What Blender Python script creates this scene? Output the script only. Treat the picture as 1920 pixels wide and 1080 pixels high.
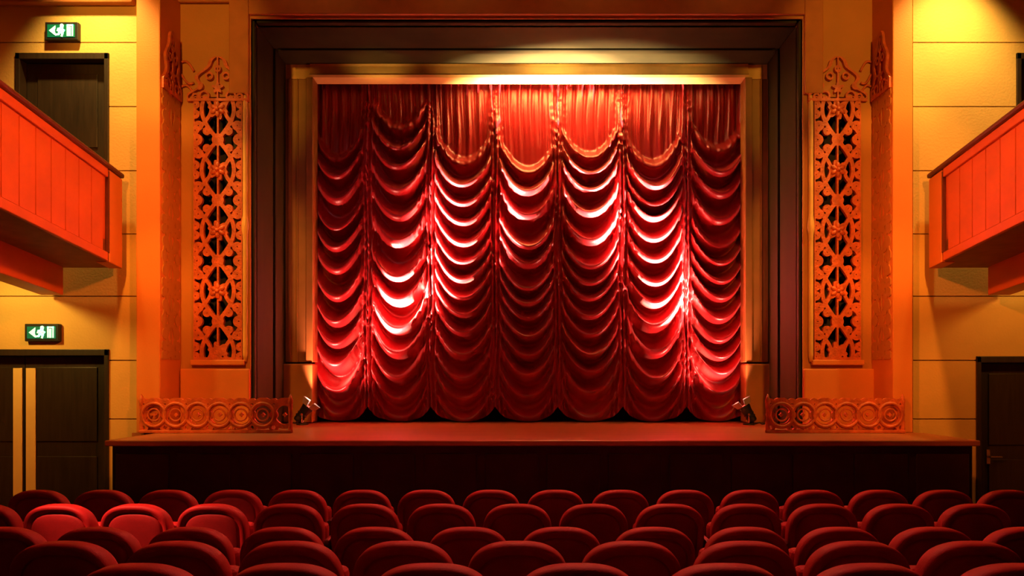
import bpy, bmesh, math, random
import numpy as np
from mathutils import Vector, Matrix
random.seed(7)
for o in list(bpy.data.objects): bpy.data.objects.remove(o)
S = bpy.context.scene
COL = S.collection
PI = math.pi
# ------------------------------------------------------------------ camera
F, VX, VY, CZ = 1460.0, 985.0, 710.0, 1.70      # focal length, principal point, eye height
def P(px, py, D): return Vector(((px-VX)/F*D, D, CZ-(py-VY)/F*D))
def X(px, D): return (px-VX)/F*D
def Z(py, D): return CZ-(py-VY)/F*D
cam = bpy.data.objects.new('camera', bpy.data.cameras.new('camera')); COL.objects.link(cam)
cam.location = (0, 0, CZ); cam.rotation_euler = (PI/2, 0, 0)
cam.data.sensor_width = 36; cam.data.lens = F/1920*36
cam.data.shift_x = -(VX-960)/1920; cam.data.shift_y = (VY-540)/1920
cam.data.clip_end = 60
S.camera = cam
# ------------------------------------------------------------------ world, exposure
w = bpy.data.worlds.new('world'); S.world = w; w.use_nodes = True
w.node_tree.nodes['Background'].inputs[0].default_value = (1, .45, .2, 1)
w.node_tree.nodes['Background'].inputs[1].default_value = 0.0
S.view_settings.view_transform = 'Standard'; S.view_settings.look = 'None'
S.view_settings.gamma = 1; S.view_settings.use_curve_mapping = False
S.view_settings.exposure = 0.0
# ------------------------------------------------------------------ house lights and added fill lamps
def light(name, kind, loc, tgt, power, color, size=None, spot=None, blend=.5, sy=None, parent=None, spread=None):
    d = bpy.data.lights.new(name, kind); d.energy = power; d.color = color
    if kind == 'AREA':
        d.size = size
        if sy: d.shape = 'RECTANGLE'; d.size_y = sy
        if spread: d.spread = math.radians(spread)
    if kind == 'SPOT':
        d.spot_size = math.radians(spot); d.spot_blend = blend; d.shadow_soft_size = size or .03
    if kind == 'POINT': d.shadow_soft_size = size or .05
    o = bpy.data.objects.new(name, d); COL.objects.link(o)
    o.location = loc; v = Vector(tgt)-Vector(loc)
    o.rotation_euler = v.to_track_quat('-Z', 'Y').to_euler()
    if parent: o.parent = parent
    return o
DCU = 10.4
RED = (1, .16, .03); AMB = (1, .42, .08); YEL = (1, .62, .15)
# general warm glow of the auditorium from the ceiling
light('ceiling_glow', 'AREA', (0, 3.5, 7.0), (0, 5.2, 0), 22, (1, .30, .10), size=6, sy=5)
# coloured floods on the ceiling washing the two side bays and balcony fronts
for s in (-1, 1):
    for zz_, pw_, c_ in ((5.5, 800, (1, .42, .05)), (3.7, 950, (1, .33, .035)), (1.9, 1000, (1, .30, .03))):
        light('bay_flood', 'SPOT', (3.45*s, 2.4, 5.9), (4.0*s, 8.6, zz_), pw_, c_, size=.12, spot=22, blend=.55)
    light('balcony_flood', 'SPOT', (-0.6*s, 4.6, 5.0), (4.3*s, 6.9, 3.3), 1150, (1, .20, .02), size=.15, spot=50, blend=.8)
    light('wall_downlight', 'SPOT', (4.62*s, 7.7, 6.6), (4.62*s, 8.5, 4.3), 520, YEL, size=.06, spot=75, blend=.9)
    light('under_balcony_light', 'SPOT', (5.5*s, 7.4, 2.85), (5.3*s, 8.5, 1.9), 90 if s < 0 else 34, (1, .60, .10) if s < 0 else (1, .44, .06), size=.08, spot=130, blend=.9)
for x_, p_ in ((-1.9, 9), (-.8, 8), (.35, 32), (1.3, 7), (2.1, 6)):
    light('architrave_spill_fill', 'SPOT', (x_, 9.72, 5.22), (x_, 10.12, 5.92), p_, (1, .60, .16), size=.05, spot=84, blend=1)  # unseen mid-air lamps added to stand in for the floor spotlights' spill
for s in (-1, 1):
    light('curtain_wash', 'SPOT', (2.4*s, 6.2, 6.9), (1.9*s, 10.4, 3.0), 72, (1, .22, .26), size=.07, spot=44, blend=.8)
for x_ in (-2.4, -.8, .8, 2.4):
    light('header_fill', 'SPOT', (x_, 8.1, 6.95), (x_, 8.85, 6.0), 13, (1, .40, .08), size=.05, spot=95, blend=1)  # unseen fill spots added to brighten the wall over the arch
light('curtain_heading_light', 'SPOT', (0.35, 6.4, 5.6), P(1056, 225, DCU), 200, (1, .30, .08), size=.03, spot=12.5, blend=.25)
light('stalls_downlight', 'SPOT', (0.6, 6.6, 6.9), (0, 4.4, 0.8), 900, (1, .16, .12), size=.2, spot=84, blend=.9)
light('seat_downlight', 'SPOT', (-3.95, 3.85, 3.1), (-2.75, 5.2, .80), 1000, (1, .24, .14), size=.03, spot=29, blend=.8)

# ------------------------------------------------------------------ materials
def srgb(r, g, b):
    f = lambda c: (c/255/12.92) if c/255 <= .04045 else ((c/255+.055)/1.055)**2.4
    return (f(r), f(g), f(b), 1)
def mat(name, col, rough=.6, metal=0, var=.15, scale=6, bump=0, bscale=60, sheen=0, emit=None, es=0, spec=None, stretch=None, stint=None):
    m = bpy.data.materials.new(name); m.use_nodes = True
    nt = m.node_tree; b = nt.nodes['Principled BSDF']
    b.inputs['Roughness'].default_value = rough; b.inputs['Metallic'].default_value = metal
    if spec is not None: b.inputs['Specular IOR Level'].default_value = spec
    if sheen: b.inputs['Sheen Weight'].default_value = sheen; b.inputs['Sheen Roughness'].default_value = .4; b.inputs['Sheen Tint'].default_value = stint or col
    tc = nt.nodes.new('ShaderNodeTexCoord')
    vec = tc.outputs['Object']
    if stretch:
        mp = nt.nodes.new('ShaderNodeMapping'); mp.inputs['Scale'].default_value = stretch
        nt.links.new(vec, mp.inputs['Vector']); vec = mp.outputs['Vector']
    n = nt.nodes.new('ShaderNodeTexNoise'); n.inputs['Scale'].default_value = scale; n.inputs['Detail'].default_value = 5
    nt.links.new(vec, n.inputs['Vector'])
    r = nt.nodes.new('ShaderNodeValToRGB')
    r.color_ramp.elements[0].position = .3; r.color_ramp.elements[1].position = .7
    r.color_ramp.elements[0].color = tuple(c*(1-var) for c in col[:3])+(1,)
    r.color_ramp.elements[1].color = tuple(min(1, c*(1+var)) for c in col[:3])+(1,)
    nt.links.new(n.outputs['Fac'], r.inputs['Fac']); nt.links.new(r.outputs['Color'], b.inputs['Base Color'])
    if bump:
        n2 = nt.nodes.new('ShaderNodeTexNoise'); n2.inputs['Scale'].default_value = bscale; n2.inputs['Detail'].default_value = 3
        nt.links.new(vec, n2.inputs['Vector'])
        bp = nt.nodes.new('ShaderNodeBump'); bp.inputs['Strength'].default_value = bump; bp.inputs['Distance'].default_value = .02
        nt.links.new(n2.outputs['Fac'], bp.inputs['Height']); nt.links.new(bp.outputs['Normal'], b.inputs['Normal'])
    if emit:
        b.inputs['Emission Color'].default_value = emit; b.inputs['Emission Strength'].default_value = es
    return m
M = dict(
    wall=mat('yellow_lit_plaster', (.62, .40, .13, 1), .7, var=.08, scale=2, bump=.15, bscale=40),  # yellow of the light on the side walls is put into this colour
    orange=mat('orange_lit_paint', (.52, .22, .045, 1), .6, var=.08, scale=2, bump=.1, bscale=30),  # niche wall: warm lighting mixed into the base colour
    pier=mat('terracotta_lit_paint', (.72, .24, .045, 1), .55, var=.06, scale=2, bump=.08),  # pilasters: the red-orange light falling there is painted in as colour
    fascia=mat('red_orange_lit_paint', (.70, .14, .03, 1), .5, var=.08, scale=3, bump=.06),  # balcony fronts: red-orange lighting worked into the base colour
    soffit=mat('brown_plaster', (.30, .14, .05, 1), .7),
    band=mat('red_brown_paint', (.46, .16, .04, 1), .6, var=.1),
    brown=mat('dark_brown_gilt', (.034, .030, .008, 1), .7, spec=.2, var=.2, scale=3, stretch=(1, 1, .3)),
    gold=mat('gold_paint', (.85, .55, .17, 1), .38, var=.12, scale=4, bump=.05),
    orn=mat('red_gilt_plaster', (.62, .13, .035, 1), .45, var=.25, scale=14, bump=.3, bscale=50),
    dark=mat('black_paint', (.012, .008, .006, 1), .8, var=.1),
    door=mat('dark_stained_wood', (.024, .014, .008, 1), .45, var=.3, scale=5, stretch=(8, 8, .6)),
    rail=mat('maroon_leather', (.10, .015, .012, 1), .4),
    brass=mat('brass', (1, .70, .28, 1), .4, metal=.2, var=.05),
    stage=mat('stage_boards', (.42, .15, .06, 1), .32, var=.2, scale=3, stretch=(.6, 8, 1)),
    front=mat('dark_panel', (.035, .014, .009, 1), .5, var=.2),
    floor=mat('dark_carpet', (.05, .012, .012, 1), .95, var=.3, scale=40),
    ceil=mat('ceiling_plaster', (.42, .22, .10, 1), .8),
    seat=mat('red_plush', (.36, .008, .010, 1), .65, var=.15, scale=12, bump=.15, bscale=160, sheen=.35),
    seatb=mat('shaded_red_plush', (.26, .006, .008, 1), .7, var=.15, scale=12, bump=.1, bscale=160, sheen=.2),  # same red as the seat, darkened for the shade on the back panel
    arm=mat('maroon_vinyl', (.12, .012, .012, 1), .4),
    iron=mat('black_iron', (.02, .018, .018, 1), .5, metal=.6),
    curt=mat('red_satin', (.42, .010, .018, 1), .36, var=.06, scale=2, bump=.12, bscale=26, sheen=.40, stretch=(3, 1, .8), spec=.8, stint=(1, .55, .50, 1)),
    black=mat('black_metal', (.02, .02, .022, 1), .4, metal=.3),
    glint=mat('glint_metal', (.45, .43, .42, 1), .4, var=.03),  # pale barn door colour stands in for the lamp's bright glints
    chrome=mat('chrome', (.9, .9, .9, 1), .15, metal=1, var=.02),
    cable=mat('black_rubber', (.015, .015, .015, 1), .6),
    sign=mat('sign_green', (.0, .10, .04, 1), .4, var=.02, emit=(.0, .35, .14, 1), es=.25),
    signw=mat('sign_symbol', (.7, .95, .85, 1), .4, var=.02, emit=(.22, 1, .62, 1), es=1.2),
    lens=mat('lamp_lens', (1, .95, .85, 1), .2, var=.02, emit=(1, .9, .75, 1), es=25),
)
# ------------------------------------------------------------------ mesh helpers
def box(bm, x0, x1, y0, y1, z0, z1, dz=None):
    """dz(y): extra height by depth, for raked pieces"""
    f = dz or (lambda y: 0)
    v = [bm.verts.new((x, y, z+f(y))) for z in (z0, z1) for y in (y0, y1) for x in (x0, x1)]
    for q in ((0, 2, 3, 1), (4, 5, 7, 6), (0, 1, 5, 4), (2, 6, 7, 3), (0, 4, 6, 2), (1, 3, 7, 5)):
        bm.faces.new([v[i] for i in q])
def prism(bm, pts, y0, y1, axis='y'):
    """pts: (x,z) outline extruded along y (or (y,z) along x)"""
    mk = (lambda a, b, c: (a, c, b)) if axis == 'y' else (lambda a, b, c: (c, a, b))
    A = [bm.verts.new(mk(p[0], p[1], y0)) for p in pts]; B = [bm.verts.new(mk(p[0], p[1], y1)) for p in pts]
    n = len(pts)
    bm.faces.new(A); bm.faces.new(B[::-1])
    for i in range(n): bm.faces.new((A[i], B[i], B[(i+1) % n], A[(i+1) % n]))
def tube(bm, path, r, n=8, closed=False):
    path = [Vector(p) for p in path]; rings = []
    for i, p in enumerate(path):
        a = path[i-1] if i else (path[-1] if closed else p); b = path[(i+1) % len(path)] if (i < len(path)-1 or closed) else p
        t = (b-a).normalized(); u = t.orthogonal() if i == 0 else (pu - t*pu.dot(t))
        u.normalize(); pu = u; v = t.cross(u)
        rr = r[i] if isinstance(r, (list, tuple)) else r
        rings.append([bm.verts.new(p+(u*math.cos(k*2*PI/n)+v*math.sin(k*2*PI/n))*rr) for k in range(n)])
    m = len(rings)
    for i in range(m if closed else m-1):
        A, B = rings[i], rings[(i+1) % m]
        for k in range(n): bm.faces.new((A[k], A[(k+1) % n], B[(k+1) % n], B[k]))
    if not closed:
        bm.faces.new(rings[0][::-1]); bm.faces.new(rings[-1])
def lathe(bm, prof, n=24, mtx=Matrix()):
    rings = []
    for r, z in prof:
        rings.append([bm.verts.new(mtx @ Vector((r*math.cos(k*2*PI/n), r*math.sin(k*2*PI/n), z))) for k in range(n)])
    for A, B in zip(rings, rings[1:]):
        for k in range(n): bm.faces.new((A[k], A[(k+1) % n], B[(k+1) % n], B[k]))
    bm.faces.new(rings[0][::-1]); bm.faces.new(rings[-1])
def obj(name, bm, m, parent=None, smooth=False, bevel=0, seg=2):
    bmesh.ops.recalc_face_normals(bm, faces=bm.faces)
    me = bpy.data.meshes.new(name); bm.to_mesh(me); bm.free()
    me.materials.append(M[m])
    if smooth:
        for p in me.polygons: p.use_smooth = True
    o = bpy.data.objects.new(name, me); COL.objects.link(o)
    if parent: o.parent = parent; o.matrix_parent_inverse = Matrix.Translation(parent.location).inverted() if parent.get('_w') else Matrix()
    if bevel:
        b = o.modifiers.new('bevel', 'BEVEL'); b.width = bevel; b.segments = seg; b.limit_method = 'ANGLE'
    return o
def B(name, m, parent, *boxes, bevel=0, dz=None):
    bm = bmesh.new()
    for b in boxes: box(bm, *b, dz=dz)
    return obj(name, bm, m, parent, bevel=bevel)
def root(name, label=None, cat=None, loc=(0, 0, 0), group=None, kind=None):
    o = bpy.data.objects.new(name, None); COL.objects.link(o); o.location = loc; o.empty_display_size = .1
    if label: o['label'] = label
    if cat: o['category'] = cat
    if group: o['group'] = group
    if kind: o['kind'] = kind
    return o
def struct(o): o['kind'] = 'structure'; return o
def plate(field, x0, x1, z0, z1, cell, y0, y1, name, m, parent, mtx=None, jitter=True):
    """pierced plate: keeps field>0 of a function of (x,z) arrays, extruded from y0 (front) to y1"""
    nx = int((x1-x0)/cell)+1; nz = int((z1-z0)/cell)+1
    xs = np.linspace(x0, x1, nx+1); zs = np.linspace(z0, z1, nz+1)
    Xg, Zg = np.meshgrid(xs, zs, indexing='ij'); G = field(Xg, Zg)
    bm = bmesh.new(); vd = {}
    def V(key, x, z):
        if key not in vd: vd[key] = bm.verts.new((x, y0, z))
        return vd[key]
    for i in range(nx):
        for j in range(nz):
            c = [(i, j), (i+1, j), (i+1, j+1), (i, j+1)]
            g = [G[a] for a in c]
            if max(g) <= 0: continue
            poly = []
            for k in range(4):
                a, b = c[k], c[(k+1) % 4]; ga, gb = g[k], g[(k+1) % 4]
                if ga > 0: poly.append(V(a, xs[a[0]], zs[a[1]]))
                if (ga > 0) != (gb > 0):
                    t = min(.95, max(.05, ga/(ga-gb))) if a < b else 1-min(.95, max(.05, gb/(gb-ga)))
                    xa, za, xb, zb = xs[a[0]], zs[a[1]], xs[b[0]], zs[b[1]]
                    poly.append(V((min(a, b), max(a, b)), xa+(xb-xa)*t, za+(zb-za)*t))
            if len(poly) >= 3:
                try: bm.faces.new(poly)
                except ValueError: pass
    bmesh.ops.recalc_face_normals(bm, faces=bm.faces)
    bd = [e for e in bm.edges if len(e.link_faces) == 1]
    r = bmesh.ops.extrude_edge_only(bm, edges=bd)
    for v in r['geom']:
        if isinstance(v, bmesh.types.BMVert): v.co.y = y1
    if mtx: bmesh.ops.transform(bm, matrix=mtx, verts=bm.verts)
    return obj(name, bm, m, parent)

# ------------------------------------------------------------------ key distances
DW, DP, DN, DA, DC = 8.5, 8.4, 8.9, 10.2, 10.6     # side-bay wall, pilaster front, niche wall, architrave, curtain
SF, SZ = 7.4, 1.117                                # stage front edge and stage height
FLAT = -.10
TOPZ = 7.1
def floor_z(y):
    pts = [(-4, 1.05), (0, .55), (1.9, .30), (2.75, .17), (3.56, .06), (4.36, -.01), (5.3, -.05), (6.25, -.09), (6.8, FLAT), (13, FLAT)]
    for (a, za), (b, zb) in zip(pts, pts[1:]):
        if y <= b: return za+(zb-za)*(y-a)/(b-a)
    return FLAT
# ------------------------------------------------------------------ room shell
bm = bmesh.new()
ys = [-4, 0, 1.9, 2.75, 3.56, 4.36, 5.3, 6.25, 6.8, 13]
prism(bm, [(y, floor_z(y)) for y in ys]+[(13, -.4), (-4, -.4)], -7.2, 7.2, 'x')
struct(obj('floor', bm, 'floor'))
struct(B('ceiling', 'ceil', None, (-7.4, 7.4, -4.2, 12.4, TOPZ, TOPZ+.2)))
struct(B('wall_left', 'wall', None, (-7.4, -7.2, -4.2, 12.4, -.4, TOPZ)))
struct(B('wall_right', 'wall', None, (7.2, 7.4, -4.2, 12.4, -.4, TOPZ)))
struct(B('wall_rear', 'wall', None, (-7.2, 7.2, -4.2, -4.0, -.4, TOPZ)))
struct(B('wall_stage', 'dark', None, (-7.2, 7.2, 12.2, 12.4, -.4, TOPZ)))
# side-bay walls in horizontal courses with joints, around the door openings
Z_J = [1.26, 1.90, 2.60, 3.28, 3.97, 4.67, 5.37, 6.10]
def bay_wall(name, xo, xi, openings):
    """xo outer edge, xi inner edge, openings = [(xa,xb,za,zb)]"""
    bm = bmesh.new(); lo, hi = min(xo, xi), max(xo, xi)
    zcuts = sorted(set([-.12]+Z_J+[TOPZ]))
    g = .006
    for za, zb in zip(zcuts, zcuts[1:]):
        cuts = sorted(set([za, zb]+[z for o in openings for z in o[2:] if za < z < zb]))
        for ca, cb in zip(cuts, cuts[1:]):
            ga = g if ca == za else 0; gb = g if cb == zb else 0
            segs = [(lo, hi)]
            for o in openings:
                if o[2] < (ca+cb)/2 < o[3]:
                    n = []
                    for a, b in segs:
                        if o[0] > a: n.append((a, min(b, o[0])))
                        if o[1] < b: n.append((max(a, o[1]), b))
                    segs = n
            for a, b in segs:
                if b-a > .005: box(bm, a, b, DW, DW+.12, ca+ga, cb-gb)
                if b-a > .005: box(bm, a, b, DW+.035, DW+.2, ca, cb)
    return struct(obj(name, bm, 'wall', bevel=0))
LD1 = (X(-112, DW), X(205, DW), -.12, Z(655, DW)); LU = (X(30, DW), X(205, DW), 3.15, Z(100, DW))
RD1 = (X(1830, DW), X(2020, DW), -.12, Z(668, DW)); RU = (X(1905, DW), X(2080, DW), 3.15, Z(100, DW))
bay_wall('wall_front_left', -7.2, X(256, DW), [LD1, LU])
bay_wall('wall_front_right', 7.2, X(1712, DW), [RD1, RU])
# pilasters
for n, (a, b) in enumerate(((255, 300), (1674, 1712))):
    xa, xb = X(a, DP), X(b, DP)
    struct(B('trim_%d' % (n+1), 'pier', None, (xa, xb, DP, DN+.25, SZ, TOPZ), bevel=.012))
# cornice strip along the top of the left bay
struct(B('trim_3', 'band', None, (-7.2, X(256, DW), DW-.10, DW, Z(12, DW), Z(-30, DW)), bevel=.02))
struct(B('trim_4', 'band', None, (X(300, DN)+.02, X(434, DN), DN-.06, DN, Z(8, DN), Z(-20, DN)), bevel=.02))
# niche walls with tall opening, and lintel wall over the proscenium
XL, XR = X(470, DN), X(1505, DN); ZT = Z(35, DN)
GL = (X(365, DN), X(456, DN)); GR = (X(1525, DN), X(1612, DN)); GZ0, GZ1 = Z(675, DN), Z(182, DN)
pl = X(300, DP); pr = X(1674, DP)
T = .22
bm = bmesh.new()
for (a, b, g) in ((pl, XL, GL), (XR, pr, GR)):
    box(bm, a, g[0], DN, DN+T, SZ-.02, TOPZ); box(bm, g[1], b, DN, DN+T, SZ-.02, TOPZ)
    box(bm, g[0], g[1], DN, DN+T, SZ-.02, GZ0); box(bm, g[0], g[1], DN, DN+T, GZ1, TOPZ)
box(bm, XL, XR, DN, DN+T, ZT, TOPZ)
struct(obj('wall_front', bm, 'orange'))
bm = bmesh.new()
for g in (GL, GR): box(bm, g[0]-.05, g[1]+.05, DN+T+.20, DN+T+.24, GZ0-.1, GZ1+.1)
struct(obj('wall_niche', bm, 'dark'))

# ------------------------------------------------------------------ proscenium
pa = root('proscenium_arch', 'dark brown and gold proscenium frame stepping back around the red swagged stage curtain', 'proscenium arch', (0, DN, SZ)); pa['_w'] = 1
XLI, XRI, ZTI = X(589, DA), X(1395, DA), Z(148, DA)
# outer raised band
w0, w1 = X(432, DN), X(1541, DN)
B('outer_band', 'band', pa, (w0, XL-.01, DN-.05, DN, Z(178, DN), TOPZ-.01), (XR+.01, w1, DN-.05, DN, Z(178, DN), TOPZ-.01), (XL-.01, XR+.01, DN-.05, DN, ZT+.03, TOPZ-.01), bevel=.01)
# reveal linings with stepped flutes
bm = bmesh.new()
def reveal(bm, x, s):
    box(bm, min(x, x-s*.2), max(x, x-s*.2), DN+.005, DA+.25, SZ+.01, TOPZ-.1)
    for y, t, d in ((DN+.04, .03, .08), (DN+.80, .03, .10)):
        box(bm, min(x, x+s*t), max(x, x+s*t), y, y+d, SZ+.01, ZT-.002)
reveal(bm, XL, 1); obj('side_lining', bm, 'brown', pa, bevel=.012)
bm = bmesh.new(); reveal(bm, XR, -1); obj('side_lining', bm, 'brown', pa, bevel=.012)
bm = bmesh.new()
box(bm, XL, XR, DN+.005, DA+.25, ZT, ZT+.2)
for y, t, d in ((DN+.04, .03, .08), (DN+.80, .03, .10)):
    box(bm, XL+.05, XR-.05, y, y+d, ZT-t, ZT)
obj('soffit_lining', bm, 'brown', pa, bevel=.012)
# architrave: outer flat, cove, inner bead, on three sides
def arch_strip(o, i, y0, y1, m, name):
    a, b, c = XL+o, XR-o, ZT-o; e, f_, h = XL+i, XR-i, ZT-i
    bm = bmesh.new()
    box(bm, a, e, y0, y1, SZ+.01, h); box(bm, f_, b, y0, y1, SZ+.01, h); box(bm, a, b, y0, y1, h, c)
    return obj(name, bm, m, pa, bevel=.008)
dx = XLI-XL
# left/right jambs and head built separately so that each is a part
JM = lambda x0, x1, z1, name: None
jl = X(541, DA); jr = X(1444, DA); hz = Z(113, DA)
def jamb(x0, x1, name, s):
    bm = bmesh.new(); w_ = (x1-x0)
    box(bm, min(x0, x1), max(x0, x1), DA, DA+.18, Z(682, DA)+.02, ZTI)
    # inner roll and middle fillet
    for t0, t1, d in ((.80, 1.0, .06), (.28, .36, .03), (.5, .56, .02)):
        a, b = x0+w_*t0, x0+w_*t1
        box(bm, min(a, b), max(a, b), DA-d, DA, Z(682, DA)+.02, ZTI)
    obj(name, bm, 'jamb', pa, bevel=.015)
    bm = bmesh.new()
    a, b = x0-w_*.02, x1
    box(bm, min(a, b), max(a, b), DA-.09, DA+.18, SZ+.01, Z(682, DA))
    obj('plinth_block', bm, 'jamb', pa, bevel=.02)
M['jamb'] = mat('brown_gold_paint', (.40, .20, .045, 1), .42, var=.15, scale=3)
jamb(jl-.13, XLI, 'jamb', 1); jamb(jr+.13, XRI, 'jamb', -1)
bm = bmesh.new()
box(bm, jl-.13, jr+.13, DA, DA+.18, ZTI, ZT+.05)
prism(bm, [(DA, ZTI), (DA-.05, ZTI), (DA-.06, ZTI+.03), (DA-.03, ZTI+.06), (DA-.015, ZTI+.16), (DA-.03, ZTI+.2), (DA-.10, ZTI+.235), (DA-.10, ZTI+.26), (DA, ZTI+.27)], XLI-.05, XRI+.05, 'x')
obj('head', bm, 'gold', pa)

# thin gold mouldings beside grilles: half-round with a knop
def gold_strip(px, name, lab):
    x = X(px, DN); bm = bmesh.new(); prof = []
    z0, z1 = GZ0-.02, Z(180, DN); n = 40
    path = []; rr = []
    for k in range(n+1):
        z = z0+(z1-z0)*k/n; t = abs(z-Z(425, DN))
        path.append((x, DN-.02, z)); rr.append(.028+.018*max(0, 1-t/.12)-.012*(k in (0, n)))
    tube(bm, path, rr, 12)
    o = obj(name, bm, 'gold', None, smooth=True); o['label'] = lab; o['category'] = 'moulding'; o['group'] = 'gold mouldings beside the grilles'
gold_strip(461, 'gold_moulding', 'slim gold upright moulding between the left fretwork grille and the dark proscenium reveal')
gold_strip(1519, 'gold_moulding', 'slim gold upright moulding between the right fretwork grille and the dark proscenium reveal')

# ------------------------------------------------------------------ fretwork grilles
PER = .69
def lattice_field(xc, hw, z0, z1, zc, edge=True):
    def f(x, z):
        u = (x-xc)/hw; au = np.abs(u); t = (z-zc)/PER; ti = np.round(t); dt = (t-ti)
        m = -np.ones_like(x)
        st = lambda d, wd: wd-d                                   # stroke
        c = np.cos(PI*t)
        # ogee chain round each flower (slope-corrected)
        A = .66; sl = np.sqrt(1+(A*hw*PI/PER*np.sin(PI*t))**2)
        m = np.maximum(m, st(np.abs(au-A*np.abs(c))*hw/sl, .022))
        # counter vine at the sides
        A2 = .40; sl = np.sqrt(1+(A2*hw*2*PI/PER*np.sin(2*PI*t))**2)
        m = np.maximum(m, st(np.abs(au-(.62-A2*np.cos(2*PI*t)*.85))*hw/sl, .019))
        m = np.where(au > 1.0, -1, m)
        # flower
        r = np.hypot(u*hw, dt*PER); th = np.arctan2(dt*PER, u*hw)
        m = np.maximum(m, .092+.026*np.cos(6*th+PI/2)-r)
        # small ringed boss between flowers
        d2 = (t-np.floor(t)-.5)*PER; r2 = np.hypot(u*hw, d2)
        m = np.maximum(m, .024-np.abs(r2-.045))
        # leaves curling off the vine
        for (uu, tt, rr) in ((.80, .27, .044), (.80, -.27, .044), (.86, .5, .05), (.86, -.5, .05), (.45, .36, .036), (.45, -.36, .036), (.93, .08, .04), (.93, -.08, .04)):
            r3 = np.hypot((au-uu)*hw, (dt-tt)*PER); m = np.maximum(m, rr*.55-np.abs(r3-rr*.75))
        # stem
        m = np.maximum(m, np.where(np.abs(dt) < .42, .010-np.abs(au*hw-.0), -1))
        if edge:
            m = np.maximum(m, .012-(hw-np.abs(x-xc))); m = np.maximum(m, .03-(z-z0))
        return m
    return f
def crest_field(xc, hw, zb, zt):
    """flame-shaped filigree crest: outline ogee arch"""
    def f(x, z):
        u = np.abs(x-xc)/hw; v = (z-zb)/(zt-zb)
        env = np.clip(1-v, 0, 1)**.55*(1+.18*np.sin(v*14))         # half-width of outline at height v
        o = (env-u)*hw
        m = np.minimum(o, .02-np.abs(o-.02))                          # border stroke
        r = np.hypot(x-xc, (z-zb-.30*(zt-zb))); th = np.arctan2(z-zb-.3*(zt-zb), x-xc)
        m = np.maximum(m, np.minimum(o, .05+.02*np.cos(5*th-PI/2)-r))
        for (uu, vv, rr) in ((.45, .12, .05), (.28, .56, .035), (.62, .34, .035), (.0, .72, .03), (.75, .1, .03)):
            r3 = np.hypot((u-uu)*hw, (v-vv)*(zt-zb)); m = np.maximum(m, np.minimum(o, .011-np.abs(r3-rr)))
        m = np.maximum(m, np.minimum(o, .009-np.abs(u*hw)))
        m = np.maximum(m, .016-np.abs(z-zb-.016)-.0*u)
        return m
    return f
def grille(side):
    g = GL if side < 0 else GR
    word = 'left' if side < 0 else 'right'
    xc = (g[0]+g[1])/2; hw = (g[1]-g[0])/2
    r = root('fretwork_grille', 'tall red pierced floral grille with pointed crest, on the wall %s of the proscenium' % word, 'grille', (xc, DN, GZ0), 'pair of fretwork grilles'); r['_w'] = 1
    plate(lattice_field(xc, hw, GZ0, GZ1, Z(320, DN)), g[0], g[1], GZ0, GZ1, .0105, DN-.035, DN+.01, 'lattice', 'orn', r)
    # flower domes in front of the lattice
    zc = Z(320, DN)
    for k in range(-3, 2):
        z = zc+k*PER
        if GZ0+.1 < z < GZ1:
            bm = bmesh.new()
            for p in range(6):
                a = p*PI/3+PI/6
                mt = Matrix.Translation((xc+.05*math.cos(a), DN-.04, z+.05*math.sin(a))) @ Matrix.Rotation(-a, 4, 'Y') @ Matrix.Diagonal((.042, .020, .026, 1))
                bmesh.ops.create_icosphere(bm, subdivisions=2, radius=1, matrix=mt)
            bmesh.ops.create_icosphere(bm, subdivisions=2, radius=.024, matrix=Matrix.Translation((xc, DN-.055, z)))
            obj('flower', bm, 'orn', r, smooth=True)
    # crest on the wall above
    zt = Z(108, DN)
    plate(crest_field(xc-side*.0, hw+.06, GZ1-.06, zt), g[0]-.07, g[1]+.07, GZ1-.06, zt, .0075, DN-.045, DN, 'crest', 'orn', r)
    # return panel on the inner side of the pilaster: crest and shallow lattice
    px = pl if side < 0 else pr
    y0, y1 = DP+.03, DN-.03; yc = (y0+y1)/2; hy = (y1-y0)/2
    rot = Matrix(((0, side*1.0, 0, 0), (1, 0, 0, 0), (0, 0, 1, 0), (0, 0, 0, 1)))   # (x,y,z)->(side*y, x, z)
    def sidefld(fl): return fl
    mt = Matrix.Translation((px, 0, 0)) @ rot
    plate(lattice_field(yc, hy*.86, GZ0, Z(175, 8.65), Z(320, DN), edge=False), y0, y1, GZ0, Z(175, 8.65), .012, -.012, .0, 'return_lattice', 'orange', r, mtx=mt)
    plate(crest_field(yc, hy, Z(178, 8.65), Z(58, 8.65)), y0-.01, y1+.01, Z(178, 8.65), Z(58, 8.65), .0075, -.03, .0, 'return_crest', 'orn', r, mtx=mt)
    # link scroll between the two crests
    bm = bmesh.new()
    xa = px-side*.02; xb = g[0] if side < 0 else g[1]
    for q in range(3):
        za, zb2 = Z(118, DN)-.14*q, Z(135, DN)-.13*q
        path = []
        for k in range(13):
            t = k/12; path.append((xa+(xb-xa)*t, DN-.02, za+(zb2-za)*t-.05*math.sin(t*PI)*(1 if q % 2 else -1)))
        tube(bm, path, .014, 6)
    obj('scroll_band', bm, 'orn', r, smooth=True)
    # frame sill of the opening
    B('sill', 'pier', r, (g[0]-.03, g[1]+.03, DN-.06, DN, GZ0-.06, GZ0), bevel=.01)
grille(-1); grille(1)
# plinth panel under the grilles
for n, (a, b) in enumerate(((341, 470), (1505, 1636))):
    o = B('trim_%d' % (5+n), 'pier', None, (X(a, DN), X(b, DN), DN-.05, DN, SZ, GZ0-.10), bevel=.015); struct(o)

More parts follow.
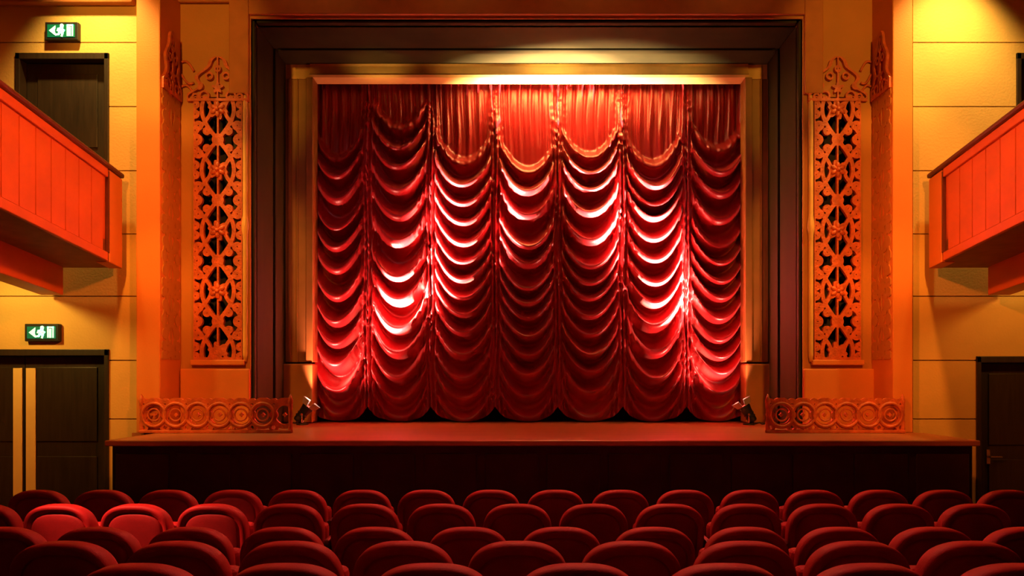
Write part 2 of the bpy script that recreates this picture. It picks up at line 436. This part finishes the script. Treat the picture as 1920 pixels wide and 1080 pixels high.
# low fretwork screens standing on the stage
def frieze_field(x0, x1, z0, h, pitch, phase):
    def f(x, z):
        t = (x-x0)/pitch+phase; dt = (t-np.round(t))*pitch; zc = z0+h*.52
        r = np.hypot(dt, z-zc)
        m = .026-np.abs(r-h*.33)
        th = np.arctan2(z-zc, dt)
        m = np.maximum(m, .018+.006*np.cos(4*th)-r+0*x)
        d2 = (t-np.floor(t)-.5)*pitch
        for zz in (.16, .86):
            r2 = np.hypot(d2, z-z0-h*zz); m = np.maximum(m, .014-np.abs(r2-.035))
        r4 = np.hypot(d2, z-z0-h*.52); m = np.maximum(m, .045-r4)
        m = np.maximum(m, .028-(z-z0)); 
        m = np.maximum(m, .016-np.abs(z-(z0+h*.93+.018*np.cos(2*PI*t))))
        return m
    return f
SCR_Y = 8.34
def screen(a, b, word, x_open):
    x0, x1 = X(a, SCR_Y), X(b, SCR_Y); h = Z(746, SCR_Y)-SZ
    r = root('fretwork_screen', 'low red scrollwork screen on the stage edge at foot of the %s pilaster' % word, 'screen', ((x0+x1)/2, SCR_Y, SZ), 'low fretwork screens'); r['_w'] = 1
    plate(frieze_field(x0, x1, SZ, h, .232, .3), x0, x1, SZ+.002, SZ+h, .0085, SCR_Y-.015, SCR_Y+.02, 'panel', 'orn', r)
    for k in range(-2, int((x1-x0)/.232)+2):
        xc = x0+(k-.3)*.232
        if x0+.09 < xc < x1-.09:
            bm = bmesh.new(); zc = SZ+h*.52
            for rr, wd in ((h*.33, .016), (h*.17, .009)):
                tube(bm, [(xc+rr*math.cos(a*PI/14), SCR_Y-.022, zc+rr*math.sin(a*PI/14)) for a in range(28)], wd, 8, closed=True)
            obj('ring', bm, 'orn', r, smooth=True)
    B('base_rail', 'orn', r, (x0, x1, SCR_Y-.03, SCR_Y+.035, SZ+.001, SZ+.035), bevel=.008)
    for x in (x0+.02, x1-.02): 
        bm = bmesh.new(); lathe(bm, [(.02, SZ+.001), (.026, SZ+.05), (.018, SZ+.1), (.02, SZ+h*.8), (.03, SZ+h*.9), (.02, SZ+h), (.004, SZ+h+.04)], 12, Matrix.Translation((x, SCR_Y, 0)))
        obj('post', bm, 'orn', r, smooth=True)
screen(262, 548, 'left', None); screen(1436, 1696, 'right', None)

# ------------------------------------------------------------------ stage
st = root('stage', 'raised stage with polished red-brown boards and dark panelled front below the curtain', 'stage', (0, SF, 0)); st['_w'] = 1
sx0, sx1 = X(208, SF), X(1826, SF)
bm = bmesh.new(); yy = SF-.03; k = 0
while yy < 12.1:
    d = .145; box(bm, sx0-.02 if yy < 8.3 else X(257, DW), sx1+.02 if yy < 8.3 else X(1711, DW), yy, min(yy+d-.003, 12.15), SZ-.04, SZ); yy += d
obj('floorboards', bm, 'stage', st, bevel=.002, seg=1)
bm = bmesh.new(); box(bm, sx0, sx1, SF+.02, 8.30, FLAT, SZ-.045); n = 14
for k in range(n):
    a = sx0+(sx1-sx0)*k/n; b = sx0+(sx1-sx0)*(k+1)/n
    box(bm, a+.04, b-.04, SF, SF+.03, FLAT+.12, SZ-.13)
obj('front_panelling', bm, 'front', st, bevel=.008)
B('nosing', 'stage', st, (sx0-.03, sx1+.03, SF-.06, SF-.028, SZ-.055, SZ+.0), bevel=.01)

# ------------------------------------------------------------------ curtain
CY = [643, 750, 870, 988, 1105, 1223, 1336]
CB = [588, 693, 810, 929, 1045, 1165, 1283, 1398]
SW = [[304, 337, 378, 433, 467, 507, 557, 603, 643, 680, 730, 776, 815],
      [247, 288, 321, 363, 411, 455, 523, 563, 617, 660, 705, 745, 782, 820],
      [310, 354, 389, 423, 461, 495, 527, 560, 590, 622, 663, 707, 745, 785, 820],
      [326, 365, 409, 467, 497, 543, 570, 597, 630, 665, 700, 742, 782, 820],
      [300, 332, 362, 404, 455, 503, 533, 560, 593, 627, 663, 695, 735, 782, 820],
      [313, 357, 392, 413, 452, 490, 533, 570, 610, 660, 707, 745, 784, 820],
      [286, 332, 370, 417, 467, 497, 530, 560, 597, 637, 668, 697, 735, 782, 820]]
cur = root('stage_curtain', 'red satin festoon curtain gathered in seven columns of deep swags across the stage', 'curtain', (0, DC, SZ)); cur['_w'] = 1
rng = np.random.RandomState(3)
zt = 5.95
for ci in range(7):
    xa, xb = X(CB[ci], DC), X(CB[ci+1], DC); xm = (xa+xb)/2; hw = (xb-xa)/2
    nu, nv = 84, 520
    sag = .50+.05*rng.rand()
    zsw = np.array([Z(y, DC) for y in SW[ci]])[::-1]; ksw = np.arange(len(zsw))[::-1].astype(float)   # increasing z
    u = np.linspace(-1, 1, nu+1)[:, None]; v = np.linspace(0, 1, nv+1)[None, :]
    zb = SZ+.02+.19*np.abs(u)**3.5
    zz = zt+(zb-zt)*v+0*u
    tilt = (rng.rand()-.5)*.10
    s = zz-sag*np.abs(u)**2.1-tilt*u                                  # height of this swag line at column centre
    lo = zsw[0]; ph = np.interp(s, zsw, ksw)                          # phase, integer at the lip of a swag
    hi = zsw[-1]; ph = np.where(s > hi, 0-(s-hi)/.30, ph)
    # extend above (negative k) — folds fade away
    fr = (ph+100) % 1.0                                               # 0 just under lip k .. 1 at lip k+1 (going down)
    prof = (.5+.5*np.cos(2*PI*fr**1.15))**1.15
    fade = np.clip((hi+.16-s)/.30, 0, 1)
    foot = np.clip((zz-SZ-.0)/.5, 0.45, 1)
    jit = .85+.3*np.interp(ph, np.arange(-3, 20), rng.rand(23))
    amp = .25*np.clip(1-(np.abs(u)/.88)**3.2, 0, 1)**.6*fade*foot*jit
    belly = .10*np.sqrt(np.clip(1-np.abs(u)**2.4, 0, 1))
    # ruched gathers along the tapes
    e = np.clip((np.abs(u)-.66)/.34, 0, 1)
    tape = .13*np.exp(-((1-np.abs(u))/.20)**2)*np.clip((Z(190, DC)-zz)/.5+.35, .35, 1)+.022*np.exp(-((1-np.abs(u))/.34)**2)*np.sin(u*44+1.5*np.sin(zz*3.1+ci))
    ruche = .014*e*np.sin(zz*30+4*np.sin(zz*7+ci)+np.abs(u)*14)+.004*e*np.sin(zz*64+ci*3)
    # vertical pleats in the flat heading
    head = np.clip((zz-Z(330, DC))/.7, 0, 1)
    pleat = head*(.022*np.sin(u*19+ci*2+.6*np.sin(zz*3))+.012*np.sin(u*37+ci))
    cord = 0
    yy = DC-.02-(belly*.5+amp*prof)-ruche-pleat-cord-tape
    zd = zz-.020*amp/.25*prof*(1-0*u)                               # pouches droop below their fold line
    zd = np.maximum(zd, SZ+.008)
    xx = xm+hw*u+.012*np.sin(zz*5+ci)*(1-np.abs(u))+0*zz
    # fans: vertical creases leaving the tape
    V = np.stack([xx, yy, zd], -1).reshape(-1, 3)
    idx = np.arange((nu+1)*(nv+1)).reshape(nu+1, nv+1)
    Fq = np.stack([idx[:-1, :-1], idx[:-1, 1:], idx[1:, 1:], idx[1:, :-1]], -1).reshape(-1, 4)
    me = bpy.data.meshes.new('swag_column'); me.vertices.add(len(V)); me.vertices.foreach_set('co', V.astype('f').ravel())
    me.loops.add(Fq.size); me.loops.foreach_set('vertex_index', Fq.astype('i').ravel())
    me.polygons.add(len(Fq)); me.polygons.foreach_set('loop_start', (np.arange(len(Fq))*4).astype('i')); me.polygons.foreach_set('loop_total', np.full(len(Fq), 4, 'i'))
    me.update(calc_edges=True); me.validate()
    me.polygons.foreach_set('use_smooth', np.ones(len(Fq), bool)); me.materials.append(M['curt'])
    o = bpy.data.objects.new('swag_column', me); COL.objects.link(o); o.parent = cur; o.matrix_parent_inverse = Matrix.Translation(cur.location).inverted()
bm = bmesh.new()
box(bm, X(570, DC), X(1412, DC), DC+.0, DC+.06, zt-.02, zt+.10)
obj('header_batten', bm, 'black', cur)
# black masking behind the curtain
o = B('masking_drape', 'dark', None, (-3.4, 3.5, DC+.30, DC+.33, SZ+.002, 6.4)); o['label'] = 'black masking drape hanging behind the scalloped hem of the red curtain'; o['category'] = 'drape'

# ------------------------------------------------------------------ floor spotlights
def spotlight(px, py, D, side, word):
    base = Vector((X(px, D), D, SZ))
    r = root('floor_spotlight', 'small black floor spotlight at the %s foot of the curtain, beam aimed up across it' % word, 'spotlight', base, 'floor spotlights beside the curtain'); r['_w'] = 1
    c = base+Vector((0, 0, .135))
    tgt = P(1043, 175, DC-.15); d = (tgt-c).normalized()
    q = d.to_track_quat('Z', 'Y').to_matrix().to_4x4(); mt = Matrix.Translation(c) @ q
    bm = bmesh.new(); lathe(bm, [(.02, -.115), (.045, -.11), (.058, -.09), (.058, -.05), (.068, -.045), (.068, -.035), (.058, -.03), (.058, -.01), (.068, -.005), (.068, .005), (.060, .01), (.066, .06), (.074, .10), (.074, .118), (.064, .118), (.060, .09), (.001, .085)], 28, mt)
    obj('housing', bm, 'black', r, smooth=False)
    bm = bmesh.new(); lathe(bm, [(.058, .0), (.058, .004), (.03, .010), (.001, .012)], 24, mt @ Matrix.Translation((0, 0, .088)))
    obj('lens', bm, 'lens', r, smooth=True)
    bm = bmesh.new(); tube(bm, [mt @ Vector((.072*math.cos(a*PI/12), .072*math.sin(a*PI/12), .119)) for a in range(24)], .005, 8, closed=True)
    obj('rim', bm, 'chrome', r, smooth=True)
    # barn doors
    for k in range(4):
        bm = bmesh.new(); a = k*PI/2+PI/4
        R_ = mt @ Matrix.Rotation(a, 4, 'Z')
        for (x0, x1, z0, z1) in ((-.050, .050, 0, .075),):
            vs = [R_ @ Vector((x*(1+.3*(z > 0)), .074+z*.45, .12+z)) for x, z in ((x0, 0), (x1, 0), (x1, z1), (x0, z1))]
            f_ = bm.faces.new([bm.verts.new(p) for p in vs])
            ex = bmesh.ops.extrude_face_region(bm, geom=[f_]); 
            bmesh.ops.translate(bm, verts=[g for g in ex['geom'] if isinstance(g, bmesh.types.BMVert)], vec=(R_.to_3x3() @ Vector((0, .004, -.002))))
        obj('barn_door', bm, 'glint', r)
    # yoke: from the housing sides down to a floor plate
    sx = Vector((q.col[0][0], q.col[0][1], 0)).normalized()
    sd = Vector((-d.y, d.x, 0)).normalized()
    bm = bmesh.new()
    L = c+sd*.078; R2 = c-sd*.078
    tube(bm, [L, L-Vector((0, 0, .10))+sd*.004, base+sd*.05+Vector((0, 0, .022)), base-sd*.05+Vector((0, 0, .022)), R2-Vector((0, 0, .10))-sd*.004, R2], .008, 8)
    obj('yoke', bm, 'chrome', r, smooth=True)
    for e in (L, R2):
        bm = bmesh.new(); s2 = (e-c).normalized(); tube(bm, [e-s2*.012, e+s2*.022], .014, 10); obj('knob', bm, 'chrome', r)
    bm = bmesh.new(); lathe(bm, [(.07, 0), (.075, .004), (.072, .014), (.02, .02)], 24, Matrix.Translation(base+Vector((0, 0, .001))))
    obj('floor_plate', bm, 'black', r, smooth=False)
    back = mt @ Vector((0, 0, -.112)); out = Vector((side, 0, 0))
    bm = bmesh.new(); pts = [back, back-d*.03]
    pts += [base+out*.12+Vector((0, -.06, .03)), base+out*.16+Vector((0, -.02, .008)), base+out*.24+Vector((0, .14, .008)), base+out*.22+Vector((0, .5, .008)), base+out*.16+Vector((0, .85, .008))]
    # smooth the cable
    sm = [pts[0]]
    for a, b, c_, d_ in zip([pts[0]]+pts[:-2], pts[:-1], pts[1:], pts[2:]+[pts[-1]]):
        for k in range(1, 7):
            t = k/6; sm.append(.5*((2*b)+(c_-a)*t+(2*a-5*b+4*c_-d_)*t*t+(3*b-a-3*c_+d_)*t**3))
    tube(bm, sm, .006, 6); obj('power_cable', bm, 'cable', r, smooth=True)
    aim = P(862 if side < 0 else 1192, 430, DC-.24)
    for (tg, pw, sp) in ((aim, 38000, 29), (P(680 if side < 0 else 1300, 600, DC-.3), 340, 90)):
        lt = light('lamp_light', 'SPOT', mt @ Vector((0, 0, .13)), tg, pw, (1, .66, .45) if sp < 90 else (1, .3, .2), size=.03, spot=sp, blend=.9)
        lt.parent = r; lt.matrix_parent_inverse = Matrix.Translation(r.location).inverted()
    return r
spotlight(567, 785, 9.84, -1, 'left'); spotlight(1404, 785, 9.84, 1, 'right')

# ------------------------------------------------------------------ balconies
SL = .077
def balcony(side):
    word = 'left' if side < 0 else 'right'
    xe = X(238, DW) if side < 0 else X(1733, DW)       # fascia face at the stage end
    tp = .075*side                                    # face drifts inwards slightly towards the back of the hall
    xf = lambda y: xe-tp*(DW-y)*1.0 if y > 2 else xe-tp*(DW-2)
    dz = lambda y: (DW-y)*SL
    r = root('balcony', '%s balcony front in red-orange panelling with a dark rail, sloping up from the stage' % word, 'balcony', (xe, DW, 2.89), 'side balconies'); r['_w'] = 1
    y1, y0 = DP-.02, -3.9
    def sheared(bm, o0, o1, ya, yb, za, zb):
        v = []
        for z in (za, zb):
            for y in (ya, yb):
                for o in (o0, o1): v.append(bm.verts.new((xf(y)+side*o, y, z+dz(y))))
        for q in ((0, 2, 3, 1), (4, 5, 7, 6), (0, 1, 5, 4), (2, 6, 7, 3), (0, 4, 6, 2), (1, 3, 7, 5)): bm.faces.new([v[i] for i in q])
    def run(bm, o0, o1, ya, yb, za, zb):
        cuts = [ya]+([2.0] if ya < 2 < yb else [])+[yb]
        for a, b in zip(cuts, cuts[1:]): sheared(bm, o0, o1, a, b, za, zb)
    zb, zt_ = 2.885, 3.87
    bm = bmesh.new(); run(bm, .03, .14, y0, y1, zb+.02, zt_-.04)
    yy = y1-.40
    while yy > 3.0:                                   # vertical boarding
        run(bm, .019, .03, yy-.235, yy, zb+.10, zt_-.13); yy -= .25
    obj('panelling', bm, 'fascia', r)
    bm = bmesh.new(); run(bm, 0, .05, y0, y1-.32, zb, zb+.09); run(bm, 0, .05, y0, y1-.32, zt_-.12, zt_-.03)
    obj('border_moulding', bm, 'fascia', r, bevel=.008)
    bm = bmesh.new(); run(bm, -.03, .17, y0, y1, zt_-.03, zt_+.02)
    obj('hand_rail', bm, 'rail', r, bevel=.018, seg=3)
    bm = bmesh.new(); run(bm, -.005, .14, y1-.30, y1, zb-.01, zt_-.035)
    obj('end_post', bm, 'pier', r, bevel=.01)
    bm = bmesh.new(); run(bm, -.004, .03, y1-.325, y1-.30, zb+.09, zt_-.06); obj('shadow_joint', bm, 'rail', r)  # dark strip painted in for the shadowed gap between panels
    # deck slab outwards to the side wall
    bm = bmesh.new()
    lim = 7.19*side
    for a, b in ((y0, 2.0), (2.0, y1)):
        v = []
        for z in (zb, zb+.22):
            for y in (a, b):
                for x in (xf(y)+side*.03, lim): v.append(bm.verts.new((x, y, z+dz(y))))
        for q in ((0, 2, 3, 1), (4, 5, 7, 6), (0, 1, 5, 4), (2, 6, 7, 3), (0, 4, 6, 2), (1, 3, 7, 5)): bm.faces.new([v[i] for i in q])
    obj('deck', bm, 'soffit', r)
    bm = bmesh.new(); run(bm, .62, .86, y0, y1-.02, zb-.30, zb+.01)
    obj('downstand_beam', bm, 'fascia', r, bevel=.01)
balcony(-1); balcony(1)

# ------------------------------------------------------------------ doors
def leaf_panels(bm, x0, x1, y, z0, z1):
    w_ = x1-x0; h = z1-z0
    box(bm, x0+.003, x1-.003, y, y+.045, z0+.008, z1-.004)
    for a, b in ((.06, .46), (.54, .94)):
        box(bm, x0+w_*.14, x1-w_*.14, y-.012, y, z0+h*a, z0+h*b)
def make_door(idx, op, leaves, pulls, lever=None):
    x0, x1, z0, z1 = op; z0 = max(z0, FLAT) if z0 < 1 else z0
    y = DW+.10
    r = root('door_%d' % idx, None, None, (0, 0, 0)); r['kind'] = 'structure'
    f_ = .05
    B('door_frame', 'door', r, (x0, x0+f_, DW-.02, DW+.19, z0, z1), (x1-f_, x1, DW-.02, DW+.19, z0, z1), (x0, x1, DW-.02, DW+.19, z1-f_*1.4, z1), bevel=.006)
    n = len(leaves)-1; xs = [x0+f_]+leaves+[x1-f_]
    for k, (a, b) in enumerate(zip(xs, xs[1:])):
        bm = bmesh.new(); leaf_panels(bm, a, b, y, z0, z1-f_*1.4); lf = obj('door_leaf', bm, 'door', r, bevel=.006)
        for (pa_, pb_, za, zb) in pulls:
            if a <= (pa_+pb_)/2 <= b:
                bm = bmesh.new(); box(bm, pa_, pb_, y-.026, y-.0125, za, zb); obj('push_plate', bm, 'brass', lf, bevel=.004)
        if lever and a <= lever[0] <= b:
            bm = bmesh.new(); tube(bm, [(lever[0], y, lever[1]), (lever[0], y-.06, lever[1]), (lever[0]+.12, y-.06, lever[1])], .012, 8)
            box(bm, lever[0]-.02, lever[0]+.02, y-.014, y-.0, lever[1]-.08, lever[1]+.08)
            obj('lever_handle', bm, 'chrome', lf, smooth=False)
    bm = bmesh.new(); box(bm, x0, x1, DW+.19, DW+.2, z0, z1)
    obj('door_backing', bm, 'dark', r)
    return r
mid = X(47, DW+.1)
make_door(1, LD1, [mid], [(X(27, DW+.1), X(44, DW+.1), Z(1000, DW), Z(690, DW)), (X(51, DW+.1), X(69, DW+.1), Z(1000, DW), Z(690, DW))])
make_door(2, LU, [], [])
make_door(3, RD1, [], [], lever=(X(1852, DW+.1), Z(856, DW+.1)))
make_door(4, RU, [], [])

# ------------------------------------------------------------------ exit signs
def exit_sign(px0, px1, py0, py1, label):
    D = DW-.06; x0, x1, z0, z1 = X(px0, D), X(px1, D), Z(py1, D), Z(py0, D)
    r = root('exit_sign', label, 'exit sign', ((x0+x1)/2, D, z0), 'green exit signs'); r['_w'] = 1
    B('housing', 'black', r, (x0, x1, D, DW+.0, z0, z1), bevel=.008)
    B('panel', 'sign', r, (x0+.03, x1-.03, D-.006, D+.002, z0+.03, z1-.03))
    w_ = x1-x0; h = z1-z0; yf, yb = D-.012, D-.0065
    T_ = lambda u, v: (x0+w_*u, z0+h*v)
    bm = bmesh.new()                                             # running figure
    cx = .50
    def strip(pts, wd):
        for (u0, v0), (u1, v1) in zip(pts, pts[1:]):
            a = Vector(T_(u0, v0)); b = Vector(T_(u1, v1)); d = (b-a).normalized(); n = Vector((-d.y, d.x))*wd
            prism(bm, [tuple(a+n-d*wd), tuple(b+n+d*wd), tuple(b-n+d*wd), tuple(a-n-d*wd)], yf, yb)
    c = Vector(T_(.53, .78)); prism(bm, [(c.x+.02*math.cos(a*PI/6), c.y+.02*math.sin(a*PI/6)) for a in range(12)], yf, yb)
    strip([(.52, .66), (.48, .44)], .018)
    strip([(.52, .62), (.60, .52), (.57, .44)], .008); strip([(.50, .64), (.42, .60), (.40, .50)], .008)
    strip([(.49, .42), (.55, .34), (.53, .22)], .010); strip([(.47, .42), (.43, .30), (.36, .28)], .010)
    obj('running_figure_symbol', bm, 'signw', r)
    bm = bmesh.new()                                             # arrow
    a, b = T_(.14, .5), T_(.32, .5)
    prism(bm, [(a[0], a[1]), (a[0]+.07, a[1]+.055), (a[0]+.07, a[1]+.02), (b[0], b[1]+.02), (b[0], b[1]-.02), (a[0]+.07, a[1]-.02), (a[0]+.07, a[1]-.055)], yf, yb)
    obj('arrow_symbol', bm, 'signw', r)
    bm = bmesh.new()                                             # doorway
    for (u0, u1, v0, v1) in ((.68, .72, .2, .84), (.83, .87, .2, .84), (.68, .87, .76, .84)):
        p, q = T_(u0, v0), T_(u1, v1); box(bm, p[0], q[0], yf, yb, p[1], q[1])
    p, q = T_(.735, .2), T_(.80, .72); box(bm, p[0], q[0], yf, yb, p[1], q[1])
    obj('doorway_symbol', bm, 'signw', r)
exit_sign(84, 146, 41, 75, 'green lit exit sign above the dark doorway on the left balcony')
exit_sign(46, 110, 607, 640, 'green lit exit sign above the lower left double door with brass plates')

# ------------------------------------------------------------------ seats
def dome(hw, zt, zlow, drop, p=2.4, n=40):
    """closed outline of the seat back (x,z)"""
    pts = []
    for k in range(n+1):
        a = PI*k/n; cx, sx = math.cos(a), math.sin(a)
        x = hw*math.copysign(abs(cx)**.72, cx); z = (zt-drop)+drop*abs(sx)**.85
        pts.append((x, z))
    pts += [(-hw*.97, (zt-drop)*.5+zlow*.5), (-hw*.86, zlow+.02), (-hw*.6, zlow), (hw*.6, zlow), (hw*.86, zlow+.02), (hw*.97, (zt-drop)*.5+zlow*.5)]
    return pts
def pillow(bm, pts, layers, c, tilt):
    """layers: (inset, y); tilt: y shift per height"""
    rings = []
    for ins, y in layers:
        R = []
        for x, z in pts:
            dx_, dz_ = x-c[0], z-c[1]; L = math.hypot(dx_, dz_); k = (L-ins)/L
            xx, zz = c[0]+dx_*k, c[1]+dz_*k
            R.append(bm.verts.new((xx, y-tilt*(zz-.42), zz)))
        rings.append(R)
    n = len(pts)
    for A, Bq in zip(rings, rings[1:]):
        for k in range(n): bm.faces.new((A[k], A[(k+1) % n], Bq[(k+1) % n], Bq[k]))
    bm.faces.new(rings[0][::-1]); bm.faces.new(rings[-1])
TILT = .22
def make_seat():
    r = root('cinema_seat'); H = .90
    out = dome(.235, H, .34, .19)
    c = (0, .62)
    # plush front cushion wrapping over the top as a rounded rim
    bm = bmesh.new()
    pillow(bm, out, [(.055, -.030), (.035, -.052), (.018, -.056), (.004, -.046), (0, -.02), (0, .03), (.012, .06), (.035, .075), (.08, .085), (.14, .09)], c, TILT)
    obj('backrest', bm, 'seat', r, smooth=True)
    # back panel set within the rim
    bm = bmesh.new()
    inn = [(x*.80, .62+(z-.62)*.80) for x, z in out]
    pillow(bm, inn, [(.06, -.050), (.02, -.046), (0, -.036), (0, -.02)], c, TILT)
    obj('back_panel', bm, 'seatb', r, smooth=True)
    # tip-up seat pad
    bm = bmesh.new()
    v = [(-.235, .05), (.235, .05)]
    box(bm, -.225, .225, .05, .16, .36, .74); o = obj('seat_pad', bm, 'seat', r, bevel=.04, seg=3)
    for s in (-1, 1):
        bm = bmesh.new(); prism(bm, [(-.10, .60), (.30, .60), (.33, .615), (.33, .64), (.29, .655), (-.10, .655), (-.13, .63)], s*.258-.02, s*.258+.02, 'x')
        if s > 0: obj('armrest', bm, 'arm', r, bevel=.012, seg=3)
        else: bm.free()
    bm = bmesh.new(); box(bm, .246, .270, -.06, .22, .0, .60); box(bm, .238, .278, -.12, .26, 0, .02)
    obj('standard', bm, 'iron', r, bevel=.008)
    return r
proto = make_seat(); used = False
ORD = ['first', 'second', 'third', 'fourth', 'fifth', 'sixth', 'seventh', 'eighth', 'ninth', 'tenth', 'eleventh', 'twelfth', 'thirteenth', 'fourteenth', 'fifteenth', 'sixteenth']
ROWS = [  # distance, pitch px, first centre px, top y px, words
    (6.25, 121.4, 71, 921, 'row nearest the stage'),
    (5.30, 143.3, -33, 948, 'second row from the stage'),
    (4.36, 174.5, 5, 993, 'third row from the stage'),
    (3.56, 213.5, 116, 1021, 'fourth row from the stage'),
    (2.78, 276.0, 256, 1066, 'row at the picture bottom')]
for ri, (D, pitch, c0, ty, words) in enumerate(ROWS):
    px = c0; k = 0
    # start so that the partly visible seat at the left edge is included
    while px-pitch > -pitch*.35: px -= pitch
    while px < 1920+pitch*.35:
        if ri == 4 and px < 0: px += pitch; continue
        q = proto
        if used:
            q = proto.copy(); COL.objects.link(q)
            for ch in proto.children:
                d = ch.copy(); COL.objects.link(d); d.parent = q
        used = True
        yb_ = D+.1
        top = Z(ty, D-.06)
        q.location = (X(px, D), yb_, top-.90)
        q.rotation_euler = (0, 0, 0)
        extra = ''
        if ri == 1 and 60 < px < 480: col_ = 'brightly lit red seat'
        else: col_ = 'dark red plush seat'
        q['label'] = '%s, %s from left in the %s' % (col_, ORD[k], words)
        q['category'] = 'cinema seat'; q['group'] = 'red cinema seats, %s' % words.split(',')[0]
        px += pitch; k += 1
for o in bpy.data.objects:
    if '_w' in o: del o['_w']
